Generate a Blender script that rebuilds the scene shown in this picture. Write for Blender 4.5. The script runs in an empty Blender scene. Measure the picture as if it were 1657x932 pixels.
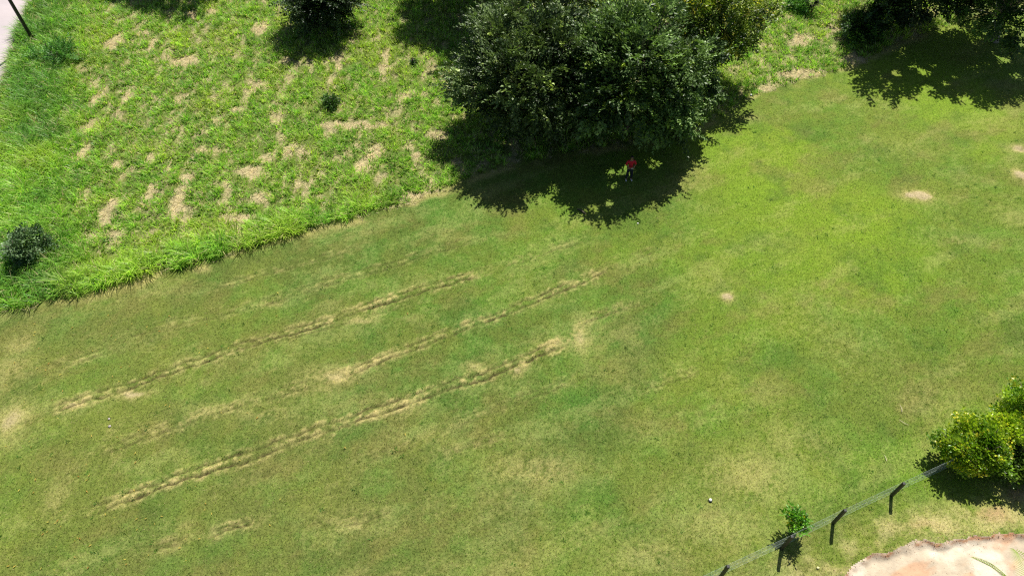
import bpy, bmesh, math, random
import numpy as np
from mathutils import Vector, Matrix, Quaternion

random.seed(7); RNG = np.random.default_rng(7)
scene = bpy.context.scene
COL = scene.collection

# ------------------------------------------------------------------ camera
CAM_H = 28.5; TH = math.radians(38.93); FPX = 1150.0; CX, CY = 828.5, 466.0
cam_data = bpy.data.cameras.new('camera'); cam = bpy.data.objects.new('camera', cam_data); COL.objects.link(cam)
cam.location = (0, 0, CAM_H); cam.rotation_euler = (TH, 0, 0)
cam_data.sensor_fit = 'HORIZONTAL'; cam_data.sensor_width = 36.0; cam_data.lens = 36.0 * FPX / 1657.0
cam_data.clip_start = 0.1; cam_data.clip_end = 5000
scene.camera = cam

# ------------------------------------------------------------------ light
SUN_EL = math.radians(57.0); SUN_AZ = math.radians(21.0)       # azimuth from +Y towards +X
SUN_DIR = Vector((math.sin(SUN_AZ)*math.cos(SUN_EL), math.cos(SUN_AZ)*math.cos(SUN_EL), math.sin(SUN_EL)))
world = bpy.data.worlds.new('World'); scene.world = world; world.use_nodes = True
nt = world.node_tree; nt.nodes.clear()
sky = nt.nodes.new('ShaderNodeTexSky'); sky.sky_type = 'NISHITA'; sky.sun_disc = False
sky.sun_elevation = SUN_EL; sky.sun_rotation = SUN_AZ
bg = nt.nodes.new('ShaderNodeBackground'); bg.inputs['Strength'].default_value = 0.05
wo = nt.nodes.new('ShaderNodeOutputWorld')
nt.links.new(sky.outputs[0], bg.inputs[0]); nt.links.new(bg.outputs[0], wo.inputs[0])
ld = bpy.data.lights.new('sun', 'SUN'); ld.energy = 5.0; ld.angle = math.radians(0.53); ld.color = (1.0, 0.955, 0.87)
sun = bpy.data.objects.new('sun', ld); COL.objects.link(sun)
sun.rotation_euler = SUN_DIR.to_track_quat('Z', 'Y').to_euler(); sun.location = (20, 40, 60)
scene.view_settings.view_transform = 'Standard'; scene.view_settings.look = 'None'
scene.view_settings.exposure = 0.38; scene.view_settings.gamma = 1.0
scene.cycles.use_denoising = False; scene.cycles.filter_width = 1.2; scene.cycles.sample_clamp_indirect = 3.0
scene.cycles.max_bounces = 6; scene.cycles.transparent_max_bounces = 8

# ------------------------------------------------------------------ helpers
def at(x, y, z=0.0):
    """world point at height z seen at photograph pixel x, y"""
    c, s = math.cos(TH), math.sin(TH)
    u = (x-CX)/FPX; v = (y-CY)/FPX
    d = (u, s-v*c, -c-v*s); t = (CAM_H-z)/(-d[2])
    return Vector((d[0]*t, d[1]*t, z))

def pts_at(pl, z=0.0):
    return np.array([tuple(at(x, y, z))[:2] for x, y in pl])

_tab = RNG.random((256, 256))
def vnoise(x, y):
    xi = np.floor(x).astype(int); yi = np.floor(y).astype(int)
    fx = x-xi; fy = y-yi; fx = fx*fx*(3-2*fx); fy = fy*fy*(3-2*fy)
    a = _tab[xi & 255, yi & 255]; b = _tab[(xi+1) & 255, yi & 255]
    c = _tab[xi & 255, (yi+1) & 255]; d = _tab[(xi+1) & 255, (yi+1) & 255]
    return (a*(1-fx)+b*fx)*(1-fy)+(c*(1-fx)+d*fx)*fy
def fbm(x, y, s, o=4, g=0.5, off=0.0):
    r = 0; a = 1; t = 0; f = 1.0/s
    for k in range(o):
        r = r + a*vnoise(x*f*0.91+y*f*0.41+off+17.3*k, y*f*0.91-x*f*0.41+off*1.7+5.1*k); t += a; a *= g; f *= 2.03
    return r/t
def sstep(a, b, v):
    t = np.clip((v-a)/(b-a), 0, 1); return t*t*(3-2*t)
def mix(a, b, t):
    return a*(1-t[..., None])+b*t[..., None]
def C(r, g, b):
    """sRGB 0-255 -> linear"""
    v = np.array([r, g, b])/255.0
    return np.where(v <= 0.04045, v/12.92, ((v+0.055)/1.055)**2.4)

def tag(o, label=None, cat=None, group=None, kind=None):
    if label: o['label'] = label
    if cat: o['category'] = cat
    if group: o['group'] = group
    if kind: o['kind'] = kind
    return o
def empty(name, loc, rz=0.0):
    o = bpy.data.objects.new(name, None); COL.objects.link(o); o.location = loc; o.rotation_euler = (0, 0, rz)
    o.empty_display_size = 0.2
    return o
def mesh_np(name, V, F, mat, parent=None, col=None, smooth=False, k=None, local=None):
    """V (n,3), F (m,k) int arrays; col (n,3) point colours"""
    V = np.asarray(V, dtype=np.float32); F = np.asarray(F, dtype=np.int32)
    if local is not None: V = V-np.array(local, dtype=np.float32)
    me = bpy.data.meshes.new(name); k = F.shape[1]
    me.vertices.add(len(V)); me.vertices.foreach_set('co', V.ravel())
    me.loops.add(F.size); me.loops.foreach_set('vertex_index', F.ravel())
    me.polygons.add(len(F)); me.polygons.foreach_set('loop_start', np.arange(0, F.size, k, dtype=np.int32))
    me.polygons.foreach_set('loop_total', np.full(len(F), k, dtype=np.int32))
    me.update(calc_edges=True)
    if smooth: me.polygons.foreach_set('use_smooth', np.ones(len(F), dtype=bool))
    if col is not None:
        a = me.color_attributes.new('tint', 'FLOAT_COLOR', 'POINT')
        c4 = np.ones((len(V), 4), dtype=np.float32); c4[:, :3] = col; a.data.foreach_set('color', c4.ravel())
    me.materials.append(mat)
    o = bpy.data.objects.new(name, me); COL.objects.link(o)
    if parent: o.parent = parent
    return o
def bm_obj(name, bm, mat, parent=None, smooth=False):
    me = bpy.data.meshes.new(name); bm.normal_update(); bm.to_mesh(me); bm.free()
    if smooth:
        for p in me.polygons: p.use_smooth = True
    me.materials.append(mat); o = bpy.data.objects.new(name, me); COL.objects.link(o)
    if parent: o.parent = parent
    return o
def tube(bm, pts, radii, n=6, cap=True):
    rings = []; pts = [Vector(p) for p in pts]
    up = Vector((0.13, 0.31, 0.94)).normalized()
    for i, p in enumerate(pts):
        d = (pts[min(i+1, len(pts)-1)]-pts[max(i-1, 0)]).normalized()
        a = d.cross(up)
        if a.length < 0.1: a = d.cross(Vector((1, 0, 0)))
        a.normalize(); b = d.cross(a)
        rings.append([bm.verts.new(p+(a*math.cos(t)+b*math.sin(t))*radii[i]) for t in [2*math.pi*j/n for j in range(n)]])
    for r0, r1 in zip(rings, rings[1:]):
        for j in range(n): bm.faces.new((r0[j], r0[(j+1) % n], r1[(j+1) % n], r1[j]))
    if cap:
        bm.faces.new(rings[0][::-1]); bm.faces.new(rings[-1])
def box(bm, c, s, M=None, bev=0.0):
    r = bmesh.ops.create_cube(bm, size=1.0)['verts']
    for v in r: v.co = Vector((v.co.x*s[0]+c[0], v.co.y*s[1]+c[1], v.co.z*s[2]+c[2]))
    if bev:
        es = list({e for v in r for e in v.link_edges})
        rr = bmesh.ops.bevel(bm, geom=es, offset=bev, segments=1, affect='EDGES'); r = list({v for f in rr['faces'] for v in f.verts} | {v for v in r if v.is_valid})
    if M is not None:
        for v in r: v.co = M @ v.co

# ------------------------------------------------------------------ materials
def new_mat(name):
    m = bpy.data.materials.new(name); m.use_nodes = True; n = m.node_tree; n.nodes.clear()
    out = n.nodes.new('ShaderNodeOutputMaterial'); return m, n, out
def plain(name, col, rough=0.7, noise=0.15, scale=8.0, bump=0.0, metal=0.0):
    m, n, out = new_mat(name); b = n.nodes.new('ShaderNodeBsdfPrincipled')
    tc = n.nodes.new('ShaderNodeTexCoord'); no = n.nodes.new('ShaderNodeTexNoise'); no.inputs['Scale'].default_value = scale; no.inputs['Detail'].default_value = 5
    n.links.new(tc.outputs['Object'], no.inputs['Vector'])
    hs = n.nodes.new('ShaderNodeMix'); hs.data_type = 'RGBA'
    hs.inputs[6].default_value = tuple(c*(1-noise*1.6) for c in col)+(1,); hs.inputs[7].default_value = tuple(min(1, c*(1+noise*1.6)) for c in col)+(1,)
    n.links.new(no.outputs['Fac'], hs.inputs[0]); n.links.new(hs.outputs[2], b.inputs['Base Color'])
    b.inputs['Roughness'].default_value = rough; b.inputs['Metallic'].default_value = metal
    if bump:
        bu = n.nodes.new('ShaderNodeBump'); bu.inputs['Strength'].default_value = bump; bu.inputs['Distance'].default_value = 0.02
        n.links.new(no.outputs['Fac'], bu.inputs['Height']); n.links.new(bu.outputs[0], b.inputs['Normal'])
    n.links.new(b.outputs[0], out.inputs[0]); return m
def tint_mat(name, rough=0.9, fine=40.0, amt=0.35, bump=0.5, dist=0.03, spec=0.2, mid=11.0):
    """colour from the 'tint' attribute, broken up by two octaves of procedural noise, bump relief"""
    m, n, out = new_mat(name); b = n.nodes.new('ShaderNodeBsdfPrincipled')
    at_ = n.nodes.new('ShaderNodeAttribute'); at_.attribute_name = 'tint'
    tc = n.nodes.new('ShaderNodeTexCoord')
    n1 = n.nodes.new('ShaderNodeTexNoise'); n1.inputs['Scale'].default_value = fine; n1.inputs['Detail'].default_value = 6; n1.inputs['Roughness'].default_value = 0.7
    n2 = n.nodes.new('ShaderNodeTexNoise'); n2.inputs['Scale'].default_value = mid; n2.inputs['Detail'].default_value = 6; n2.inputs['Roughness'].default_value = 0.65
    for q in (n1, n2): n.links.new(tc.outputs['Object'], q.inputs['Vector'])
    ad = n.nodes.new('ShaderNodeMath'); ad.operation = 'ADD'; n.links.new(n1.outputs['Fac'], ad.inputs[0]); n.links.new(n2.outputs['Fac'], ad.inputs[1])
    mr = n.nodes.new('ShaderNodeMapRange'); mr.inputs['From Min'].default_value = 0.65; mr.inputs['From Max'].default_value = 1.35
    mr.inputs['To Min'].default_value = 1-amt; mr.inputs['To Max'].default_value = 1+amt; n.links.new(ad.outputs[0], mr.inputs['Value'])
    mu = n.nodes.new('ShaderNodeVectorMath'); mu.operation = 'SCALE'; n.links.new(at_.outputs['Color'], mu.inputs[0]); n.links.new(mr.outputs[0], mu.inputs['Scale'])
    n.links.new(mu.outputs[0], b.inputs['Base Color']); b.inputs['Roughness'].default_value = rough; b.inputs['Specular IOR Level'].default_value = spec
    bu = n.nodes.new('ShaderNodeBump'); bu.inputs['Strength'].default_value = bump; bu.inputs['Distance'].default_value = dist
    n.links.new(ad.outputs[0], bu.inputs['Height']); n.links.new(bu.outputs[0], b.inputs['Normal'])
    n.links.new(b.outputs[0], out.inputs[0]); return m
def leaf_mat(name, trans=0.4, rough=0.45, spec=0.4, gain=1.25, tcol=(1.15, 1.25, 0.55)):
    m, n, out = new_mat(name); b = n.nodes.new('ShaderNodeBsdfPrincipled')
    at_ = n.nodes.new('ShaderNodeAttribute'); at_.attribute_name = 'tint'
    tc = n.nodes.new('ShaderNodeTexCoord'); no = n.nodes.new('ShaderNodeTexNoise'); no.inputs['Scale'].default_value = 1.7; no.inputs['Detail'].default_value = 3
    n.links.new(tc.outputs['Object'], no.inputs['Vector'])
    mr = n.nodes.new('ShaderNodeMapRange'); mr.inputs['From Min'].default_value = 0.3; mr.inputs['From Max'].default_value = 0.7
    mr.inputs['To Min'].default_value = 0.8; mr.inputs['To Max'].default_value = 1.2; n.links.new(no.outputs['Fac'], mr.inputs['Value'])
    mu = n.nodes.new('ShaderNodeVectorMath'); mu.operation = 'SCALE'; n.links.new(at_.outputs['Color'], mu.inputs[0]); n.links.new(mr.outputs[0], mu.inputs['Scale'])
    n.links.new(mu.outputs[0], b.inputs['Base Color']); b.inputs['Roughness'].default_value = rough; b.inputs['Specular IOR Level'].default_value = spec
    tr = n.nodes.new('ShaderNodeBsdfTranslucent'); m2 = n.nodes.new('ShaderNodeVectorMath'); m2.operation = 'MULTIPLY'
    m2.inputs[1].default_value = tuple(gain*c for c in tcol); n.links.new(mu.outputs[0], m2.inputs[0]); n.links.new(m2.outputs[0], tr.inputs['Color'])
    ms = n.nodes.new('ShaderNodeMixShader'); ms.inputs[0].default_value = trans
    n.links.new(b.outputs[0], ms.inputs[1]); n.links.new(tr.outputs[0], ms.inputs[2]); n.links.new(ms.outputs[0], out.inputs[0]); return m

M_GROUND = tint_mat('turf_soil', fine=34, amt=0.62, bump=0.7, dist=0.05)
M_SOIL = tint_mat('bare_dirt', fine=9, amt=0.16, bump=0.5, dist=0.04, rough=0.95, mid=1.3)
M_ROAD = tint_mat('road_surface', fine=30, amt=0.10, bump=0.15, dist=0.01, rough=0.85, mid=0.7)
M_BLADE = leaf_mat('grass_blades', trans=0.42, rough=0.42, spec=0.35)
M_TURF = leaf_mat('turf_blades', trans=0.35, rough=0.6, spec=0.2)
M_LEAF = leaf_mat('tree_leaves', trans=0.18, rough=0.42, spec=0.32)
M_YLEAF = leaf_mat('hedge_leaves', trans=0.38, rough=0.35, spec=0.5)
M_BARK = plain('bark', (0.11, 0.085, 0.06), 0.9, 0.35, 6, 0.6)
M_PALEBARK = plain('pale_bark', (0.36, 0.33, 0.29), 0.85, 0.2, 6, 0.4)
M_POST = plain('dark_post', (0.018, 0.02, 0.019), 0.6, 0.3, 14, 0.3)
M_WIRE = plain('wire', (0.5, 0.6, 0.55), 0.5, 0.1, 20, 0, 0.3)
M_SKIN = plain('skin', (0.32, 0.17, 0.11), 0.55, 0.08, 10)
M_RED = plain('red_cloth', (0.62, 0.012, 0.04), 0.8, 0.12, 12, 0.3)
M_DENIM = plain('dark_denim', (0.012, 0.016, 0.035), 0.85, 0.25, 20, 0.3)
M_WHITE = plain('white_shoe', (0.78, 0.78, 0.76), 0.6, 0.05, 20)
M_HAIR = plain('dark_hair', (0.012, 0.009, 0.008), 0.5, 0.2, 30)
M_BLACK = plain('black_plastic', (0.02, 0.02, 0.02), 0.4, 0.2, 20)
M_STONE = plain('pale_stone', (0.42, 0.37, 0.34), 0.9, 0.2, 14, 0.5)
M_DRYSTICK = plain('dry_stick', (0.10, 0.08, 0.055), 0.9, 0.2, 14, 0.5)
M_STRAW = plain('straw', (0.62, 0.55, 0.36), 0.85, 0.2, 14, 0.3)
M_FRUIT = plain('yellow_fruit', (0.75, 0.72, 0.35), 0.5, 0.15, 14)

# ------------------------------------------------------------------ the lie of the land
EDGE = pts_at([(-260, 560), (-100, 530), (0, 506), (60, 492), (100, 482), (160, 470), (215, 457), (260, 440), (330, 425), (400, 402), (470, 379), (540, 360), (600, 346), (660, 329),
               (710, 308), (750, 290), (800, 272), (900, 250), (1000, 235), (1100, 215), (1165, 190), (1205, 160), (1300, 128), (1400, 98), (1450, 70), (1560, 32), (1657, 0), (1900, -60)])
def edge_d(x, y):
    """signed distance-like: >0 inside the rough meadow"""
    yb = np.interp(x, EDGE[:, 0], EDGE[:, 1]); return (y-yb)*0.93+0.8*(fbm(x, y, 1.1, 5, .62, off=3)-0.5)
DIRT = pts_at([(1180, 1060), (1300, 960), (1355, 930), (1400, 903), (1450, 884), (1500, 876), (1560, 874), (1657, 861), (1900, 838), (2400, 800)])
def dirt_d(x, y):
    yb = np.interp(x, DIRT[:, 0], DIRT[:, 1], left=-60); return (yb-y)+0.55*(fbm(x, y, 0.7, 5, .62, off=9)-0.5)
ROAD = pts_at([(-400, 640), (-150, 330), (-60, 215), (0, 138), (12, 110), (25, 62), (50, 0), (66, -60), (80, -130)])
ROAD = ROAD[np.argsort(ROAD[:, 1])]
def road_d(x, y):
    xb = np.interp(y, ROAD[:, 1], ROAD[:, 0]); xb = np.where(y < ROAD[0, 1], ROAD[0, 0], xb); return (xb-x)+0.25*(fbm(x, y, 0.8, 3, off=21)-0.5)

def seg_field(x, y, line, w):
    """distance to a polyline and position along it"""
    P = pts_at(line); best = np.full(x.shape, 1e9); side = np.zeros(x.shape)
    for a, b in zip(P, P[1:]):
        d = b-a; L = np.hypot(*d); d = d/L
        t = np.clip((x-a[0])*d[0]+(y-a[1])*d[1], 0, L); dx = x-a[0]-t*d[0]; dy = y-a[1]-t*d[1]; r = np.hypot(dx, dy)
        s = -dx*d[1]+dy*d[0]; m = r < best; best = np.where(m, r, best); side = np.where(m, np.sign(s)*r, side)
    return best, side
# tyre ruts: (centre line in photo pixels, strength, half spacing of the two grooves in metres)
RUTS = [
    ([(60, 672), (130, 648), (215, 622), (300, 592), (390, 560), (500, 530), (600, 494), (700, 463), (790, 437)], 1.0, 0.17),
    ([(860, 408), (900, 394)], 0.5, 0.15),
    ([(130, 745), (190, 722), (250, 700), (330, 672), (400, 650), (470, 630), (530, 615)], 0.6, 0.17),
    ([(530, 615), (600, 588), (700, 548), (800, 512), (900, 472), (1000, 426)], 1.0, 0.16),
    ([(120, 838), (200, 808), (280, 776), (400, 738), (500, 702), (600, 668), (700, 634), (790, 604), (850, 580), (930, 548)], 1.15, 0.19),
    ([(920, 548), (945, 520), (1000, 500), (1060, 483)], 0.6, 0.13),
    ([(310, 876), (380, 852), (440, 836)], 0.8, 0.08),
    ([(500, 810), (560, 785)], 0.6, 0.12),
    ([(690, 745), (750, 722), (860, 690)], 0.5, 0.1),
    ([(180, 545), (300, 520), (420, 492), (520, 460), (620, 432), (780, 382)], 0.5, 0.2),
    ([(60, 665), (150, 650)], 0.5, 0.12),
    ([(120, 768), (200, 750)], 0.35, 0.12),
    ([(790, 437), (870, 412), (960, 380)], 0.45, .15), ([(1000, 426), (1090, 392)], 0.5, .15), ([(330, 470), (480, 428), (600, 396)], .45, .15), ([(700, 700), (860, 640), (960, 600)], .42, .14), ([(60, 600), (200, 560)], .5, .15), ([(420, 560), (560, 520), (700, 478)], .42, .12), ([(560, 760), (700, 705)], .45, .12), ([(330, 800), (480, 750)], .4, .1), ([(1000, 640), (1160, 590)], .35, .12), ([(200, 900), (330, 868)], .45, .1),
    ([(520, 860), (650, 822)], 0.5, 0.1), ([(900, 880), (1000, 850)], 0.45, 0.1), ([(1500, 400), (1570, 382)], 0.4, 0.1)]
# extra dry / bare blotches on the lawn (x, y, rx, ry in pixels, strength)
BLOTS = [(1487, 318, 22, 8, 1.3), (1178, 482, 10, 7, 1.2), (1650, 241, 18, 7, 1.0), (1652, 283, 12, 10, 1.2), (20, 680, 28, 34, .85), (35, 560, 20, 16, .6), (12, 600, 30, 40, .5), (215, 635, 28, 9, .9), (120, 655, 22, 8, .8),
         (540, 608, 42, 14, .75), (500, 632, 50, 8, .5), (590, 518, 24, 7, .7), (940, 545, 16, 30, .75), (900, 555, 22, 12, .7), (770, 590, 24, 8, .7), (840, 598, 12, 12, .8), (650, 660, 60, 14, .4),
         (870, 760, 70, 26, .6), (820, 800, 50, 25, .3), (690, 700, 60, 16, .3), (560, 845, 60, 22, .35), (1220, 770, 75, 40, .6), (1280, 720, 60, 40, .4), (1160, 850, 90, 40, .45), (1050, 900, 70, 30, .45), (1100, 800, 60, 30, .2),
         (90, 810, 20, 40, .45), (180, 700, 10, 12, .5), (185, 740, 12, 30, .35), (240, 690, 50, 16, .2), (430, 670, 60, 14, .45), (330, 660, 40, 12, .35), (1500, 650, 60, 34, .35), (1380, 560, 60, 40, .25), (1290, 500, 60, 30, .25), (1230, 640, 50, 30, .2),
         (1640, 350, 30, 20, .4), (1215, 190, 16, 7, .5), (1590, 390, 30, 10, .3), (1600, 200, 50, 16, .25), (1480, 240, 50, 16, .25), (660, 470, 30, 8, .3), (1240, 395, 50, 14, .2), (1350, 860, 50, 14, .2), (1500, 850, 60, 18, .8), (1610, 832, 50, 24, .9), (1650, 800, 40, 30, .9), (1440, 885, 60, 12, .5),
         (1330, 905, 30, 16, .1), (1360, 925, 40, 10, .6), (300, 848, 10, 10, .4), (105, 485, 20, 6, .5), (370, 410, 14, 5, .9), (260, 470, 60, 8, .3), (500, 385, 40, 6, .3), (450, 490, 30, 8, .35), (1030, 590, 60, 30, .15), (1050, 700, 50, 26, .25)]
# pale worn streaks in the meadow
DRY = [(190, 67, 11, 13, 1), (247, 72, 6, 13, 1), (232, 52, 9, 6, .8), (310, 27, 9, 8, .9), (345, 20, 12, 5, .7), (156, 160, 8, 18, .9), (129, 248, 9, 16, 1), (145, 205, 8, 14, .9), (109, 280, 7, 16, .7), (201, 165, 7, 28, .6), (299, 100, 20, 8, .9), (293, 160, 13, 9, .9), (249, 256, 10, 12, .8),
       (302, 293, 10, 9, 1), (409, 280, 20, 9, 1.1), (430, 255, 14, 10, .7), (196, 270, 9, 10, .7), (415, 141, 14, 11, .8), (357, 148, 8, 16, .7), (385, 178, 16, 10, .6), (176, 342, 9, 24, 1), (289, 326, 12, 20, 1.2), (150, 386, 8, 9, .8), (249, 306, 10, 12, .9), (392, 353, 26, 8, 1), (199, 373, 18, 9, .6), (133, 406, 12, 12, .5),
       (419, 320, 18, 8, .9), (549, 100, 6, 18, 1), (535, 135, 7, 14, .8), (623, 105, 6, 26, .9), (560, 204, 50, 7, .9), (620, 204, 12, 8, .8), (534, 215, 12, 8, .8), (467, 248, 9, 10, .9), (490, 262, 8, 24, .6), (606, 250, 13, 13, 1), (590, 268, 16, 12, .7), (707, 217, 14, 8, 1.1), (721, 126, 6, 14, .8), (651, 159, 9, 8, .7),
       (445, 195, 10, 8, .8), (424, 43, 14, 8, .8), (460, 60, 20, 12, .4), (581, 234, 10, 8, .6), (673, 251, 10, 7, .6), (685, 318, 26, 8, 1.1), (640, 335, 16, 6, .8), (600, 262, 20, 20, .5), (520, 320, 16, 10, .5), (480, 300, 8, 18, .6), (90, 330, 10, 30, .4), (470, 100, 16, 7, .6), (1296, 63, 16, 10, .9), (1346, 80, 7, 6, .8), (1352, 46, 16, 8, .6),
       (1274, 27, 14, 7, .6), (1247, 22, 10, 8, .8), (1230, 100, 16, 18, .5), (1300, 122, 40, 7, .9), (1380, 97, 24, 7, 1.1), (1240, 145, 16, 8, .6), (700, 290, 10, 8, .4), (340, 240, 20, 10, .5), (360, 300, 14, 10, .5), (460, 160, 14, 8, .4), (240, 200, 10, 14, .5), (330, 200, 14, 10, .4), (250, 350, 20, 10, .4)]
def blot_field(x, y, L, wob=0.5):
    wx = x+wob*(fbm(x, y, 0.7, 3, off=31)-0.5); wy = y+wob*(fbm(x, y, 0.7, 3, off=47)-0.5)
    r = np.zeros(x.shape)
    for (px, py, rx, ry, s) in L:
        c = at(px, py); a = abs(at(px+rx, py).x-c.x); b = abs(at(px, py+ry).y-c.y)
        m = (np.abs(wx-c.x) < 2.6*a) & (np.abs(wy-c.y) < 2.6*b)
        q = ((wx[m]-c.x)/a)**2+((wy[m]-c.y)/b)**2
        r[m] = np.maximum(r[m], s*np.exp(-0.7*q))
    return r

def land(x, y):
    """height, colour and masks of the land at x, y (metres)"""
    x = np.asarray(x, float); y = np.asarray(y, float)
    near = (np.abs(x) < 60) & (y > -5) & (y < 80)
    ed = edge_d(x, y); dd = dirt_d(x, y); rd = road_d(x, y)
    # tyre ruts
    groove = np.zeros(x.shape); berm = np.zeros(x.shape); torn = np.zeros(x.shape)
    xw = x+0.34*(fbm(x, y, 0.6, 4, .6, off=61)-0.5); yw = y+0.34*(fbm(x, y, 0.6, 4, .6, off=71)-0.5)
    sel = near & (y < 36)
    for line, s, hw in RUTS:
        r, sd = seg_field(xw[sel], yw[sel], line, hw)
        xs_, ys_ = x[sel], y[sel]
        hv = hw*(0.75+0.5*fbm(xs_, ys_, 1.3, 2, off=77))
        g = np.exp(-((np.abs(sd)-hv)/0.05)**2)*(0.6+0.3*(sd < 0)+0.3*fbm(xs_, ys_, .6, 2, off=87))
        Pl = pts_at(line); e = np.minimum(np.hypot(xs_-Pl[0, 0], ys_-Pl[0, 1]), np.hypot(xs_-Pl[-1, 0], ys_-Pl[-1, 1]))
        brk = (.4+.6*sstep(0.32, 0.56, fbm(xs_, ys_, 0.7, 4, off=81+hw*50)))*sstep(0.0, 1.3, e)
        end = np.exp(-(r/0.34)**2); s = s*(0.3+0.7*sstep(-.1, 1.6, e))*(.78+.34*sstep(.35, .6, fbm(xs_, ys_, 1.1, 4, .6, off=301)))
        groove[sel] = np.maximum(groove[sel], g*s*brk)
        berm[sel] = np.maximum(berm[sel], s*(0.5+0.8*fbm(xs_, ys_, .4, 2, off=97))*(np.exp(-(r/0.13)**2)+0.8*np.exp(-((r-hv-0.13)/0.11)**2)))
        torn[sel] = np.maximum(torn[sel], s*end)
    blots = blot_field(x, y, BLOTS); dry = blot_field(x, y, DRY, 0.9)
    n_big = fbm(x, y, 7, 4, off=1); n_mid = fbm(x, y, 1.6, 4, off=5); n_sm = fbm(x, y, 0.5, 3, 0.62, off=8)
    # streaks along the mowing direction
    th = math.radians(24); u = x*math.cos(th)+y*math.sin(th); v = -x*math.sin(th)+y*math.cos(th)
    n_str = fbm(u*0.28, v, 0.9, 4, off=13)
    h = 0.10*(n_big-0.5)+0.05*(n_mid-0.5)*np.clip(1, 0, 1)
    clod = fbm(x, y, 0.28, 3, 0.6, off=91)
    rough_lawn = np.clip(torn+0.35*blots, 0, 1.2)
    h = h-0.062*groove+0.04*berm*clod*1.4+0.09*rough_lawn*(clod-0.5)
    h = h+0.03*(n_sm-0.5)*near
    for (px, py, s) in ((1487, 318, .10), (1178, 482, .05), (1652, 283, .08)):
        c = at(px, py); h = h+s*np.exp(-(((x-c.x)/0.55)**2+((y-c.y)/0.4)**2))
    c = at(1656, 243); h = h-0.18*np.exp(-(((x-c.x)/0.22)**2+((y-c.y)/0.16)**2))
    # colours (base colours, linear)
    n_fi = fbm(x, y, 0.11, 2, 0.6, off=221)
    ol = C(90, 106, 44); gr = C(80, 116, 42); yg = C(116, 142, 36); tan = C(172, 160, 104); br = C(118, 112, 62); bare = C(172, 156, 124)
    lawn = mix(ol, gr, sstep(0.40, 0.64, n_mid*0.4+n_str*0.3+0.3*n_sm))
    lawn = mix(lawn, np.broadcast_to(C(122, 120, 66), lawn.shape), 0.3*sstep(22, 8, y+0.5*x+8*(n_mid-.5)))
    lawn = mix(lawn, np.broadcast_to(yg, lawn.shape), sstep(-2, 24, x*0.8+(y-18)*0.6)*(0.35+0.4*sstep(0.35, 0.65, n_big))+0.15*sstep(.4, .6, n_big))
    lawn = mix(lawn, np.broadcast_to(C(124, 132, 54), lawn.shape), 0.3*sstep(0.45, 0.75, fbm(x, y, 2.4, 6, .65, off=111)))
    lawn = mix(lawn, np.broadcast_to(br, lawn.shape), 0.45*sstep(0.48, 0.72, fbm(u*0.6, v, 1.6, 6, .68, off=121)))
    lawn = mix(lawn, np.broadcast_to(C(62, 96, 34), lawn.shape), 0.4*sstep(0.50, 0.74, fbm(x, y, 2.2, 6, .65, off=131)))
    speck = 0.5*n_sm+0.5*n_fi
    d_l = np.clip(berm*.75*sstep(0.42, 0.64, speck*0.5+clod*0.5)+0.35*torn*sstep(0.48, 0.62, n_mid*.5+speck*.5)+0.85*np.clip(blots, 0, 1.3)*sstep(0.36, 0.60, 0.8*speck+0.2*n_mid+0.16*blots), 0, 1)
    d_l = np.maximum(d_l, 0.22*sstep(0.50, 0.70, n_str*0.55+0.45*speck))
    lawn = mix(lawn, np.broadcast_to(tan, lawn.shape), d_l)
    lawn = mix(lawn, mix(np.broadcast_to(bare, lawn.shape), np.broadcast_to(C(168, 136, 102), lawn.shape), sstep(14, 18, x)*sstep(16, 12, y)), sstep(0.6, 1.0, blots)*(.5+.5*n_fi))
    lawn = mix(lawn, np.broadcast_to(C(70, 64, 36), lawn.shape), np.clip(groove*.95, 0, 1))
    lawn = lawn*(0.98+0.20*sstep(.25, .75, n_fi))[..., None]
    # meadow
    dryn = np.clip(  .88*sstep(.20, .56, dry*(.25+1.3*speck))+0.6*sstep(0.55, 0.66, fbm(x*1.9, y*.75, 0.8, 5, .66, off=141)), 0, 1)
    soil = mix(C(66, 98, 32), C(128, 132, 68), n_sm); mead = mix(soil, np.broadcast_to(C(194, 176, 138), lawn.shape), dryn*(.45+.6*n_fi))
    fm = sstep(-0.15, 0.1, ed)
    c_all = mix(lawn, mead, fm)
    # dry fringe on the lawn by the meadow and by the dirt road
    fr = np.exp(-((ed+0.25)/0.3)**2)*sstep(0.4, 0.6, n_mid); c_all = mix(c_all, np.broadcast_to(tan, lawn.shape), 0.7*fr*(ed < 0.3))
    fr = np.exp(-((dd+0.6)/0.9)**2)*sstep(0.35, 0.55, n_mid*.5+n_sm*.5); c_all = mix(c_all, np.broadcast_to(C(190, 176, 124), lawn.shape), 0.7*fr*(.4+.6*n_fi))
    drop = sstep(-0.05, 0.35, dd); h = h*(1-drop)+drop*(-0.16+0.05*(fbm(x, y, 1.2, 4, off=151)-0.5)+0.05*(fbm(x, y*2, 0.5, 3, off=155)-0.5))
    hr = sstep(-0.2, 0.3, rd); h = h*(1-hr)+hr*0.0
    h = np.where((ed > 0) & near & (rd < 0), h+0.06*(n_mid-0.5), h)
    return dict(h=h, col=c_all, ed=ed, dd=dd, rd=rd, dry=dryn, torn=torn, groove=groove, dlawn=d_l, nm=n_mid, ns=n_sm, blots=blots)

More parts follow.
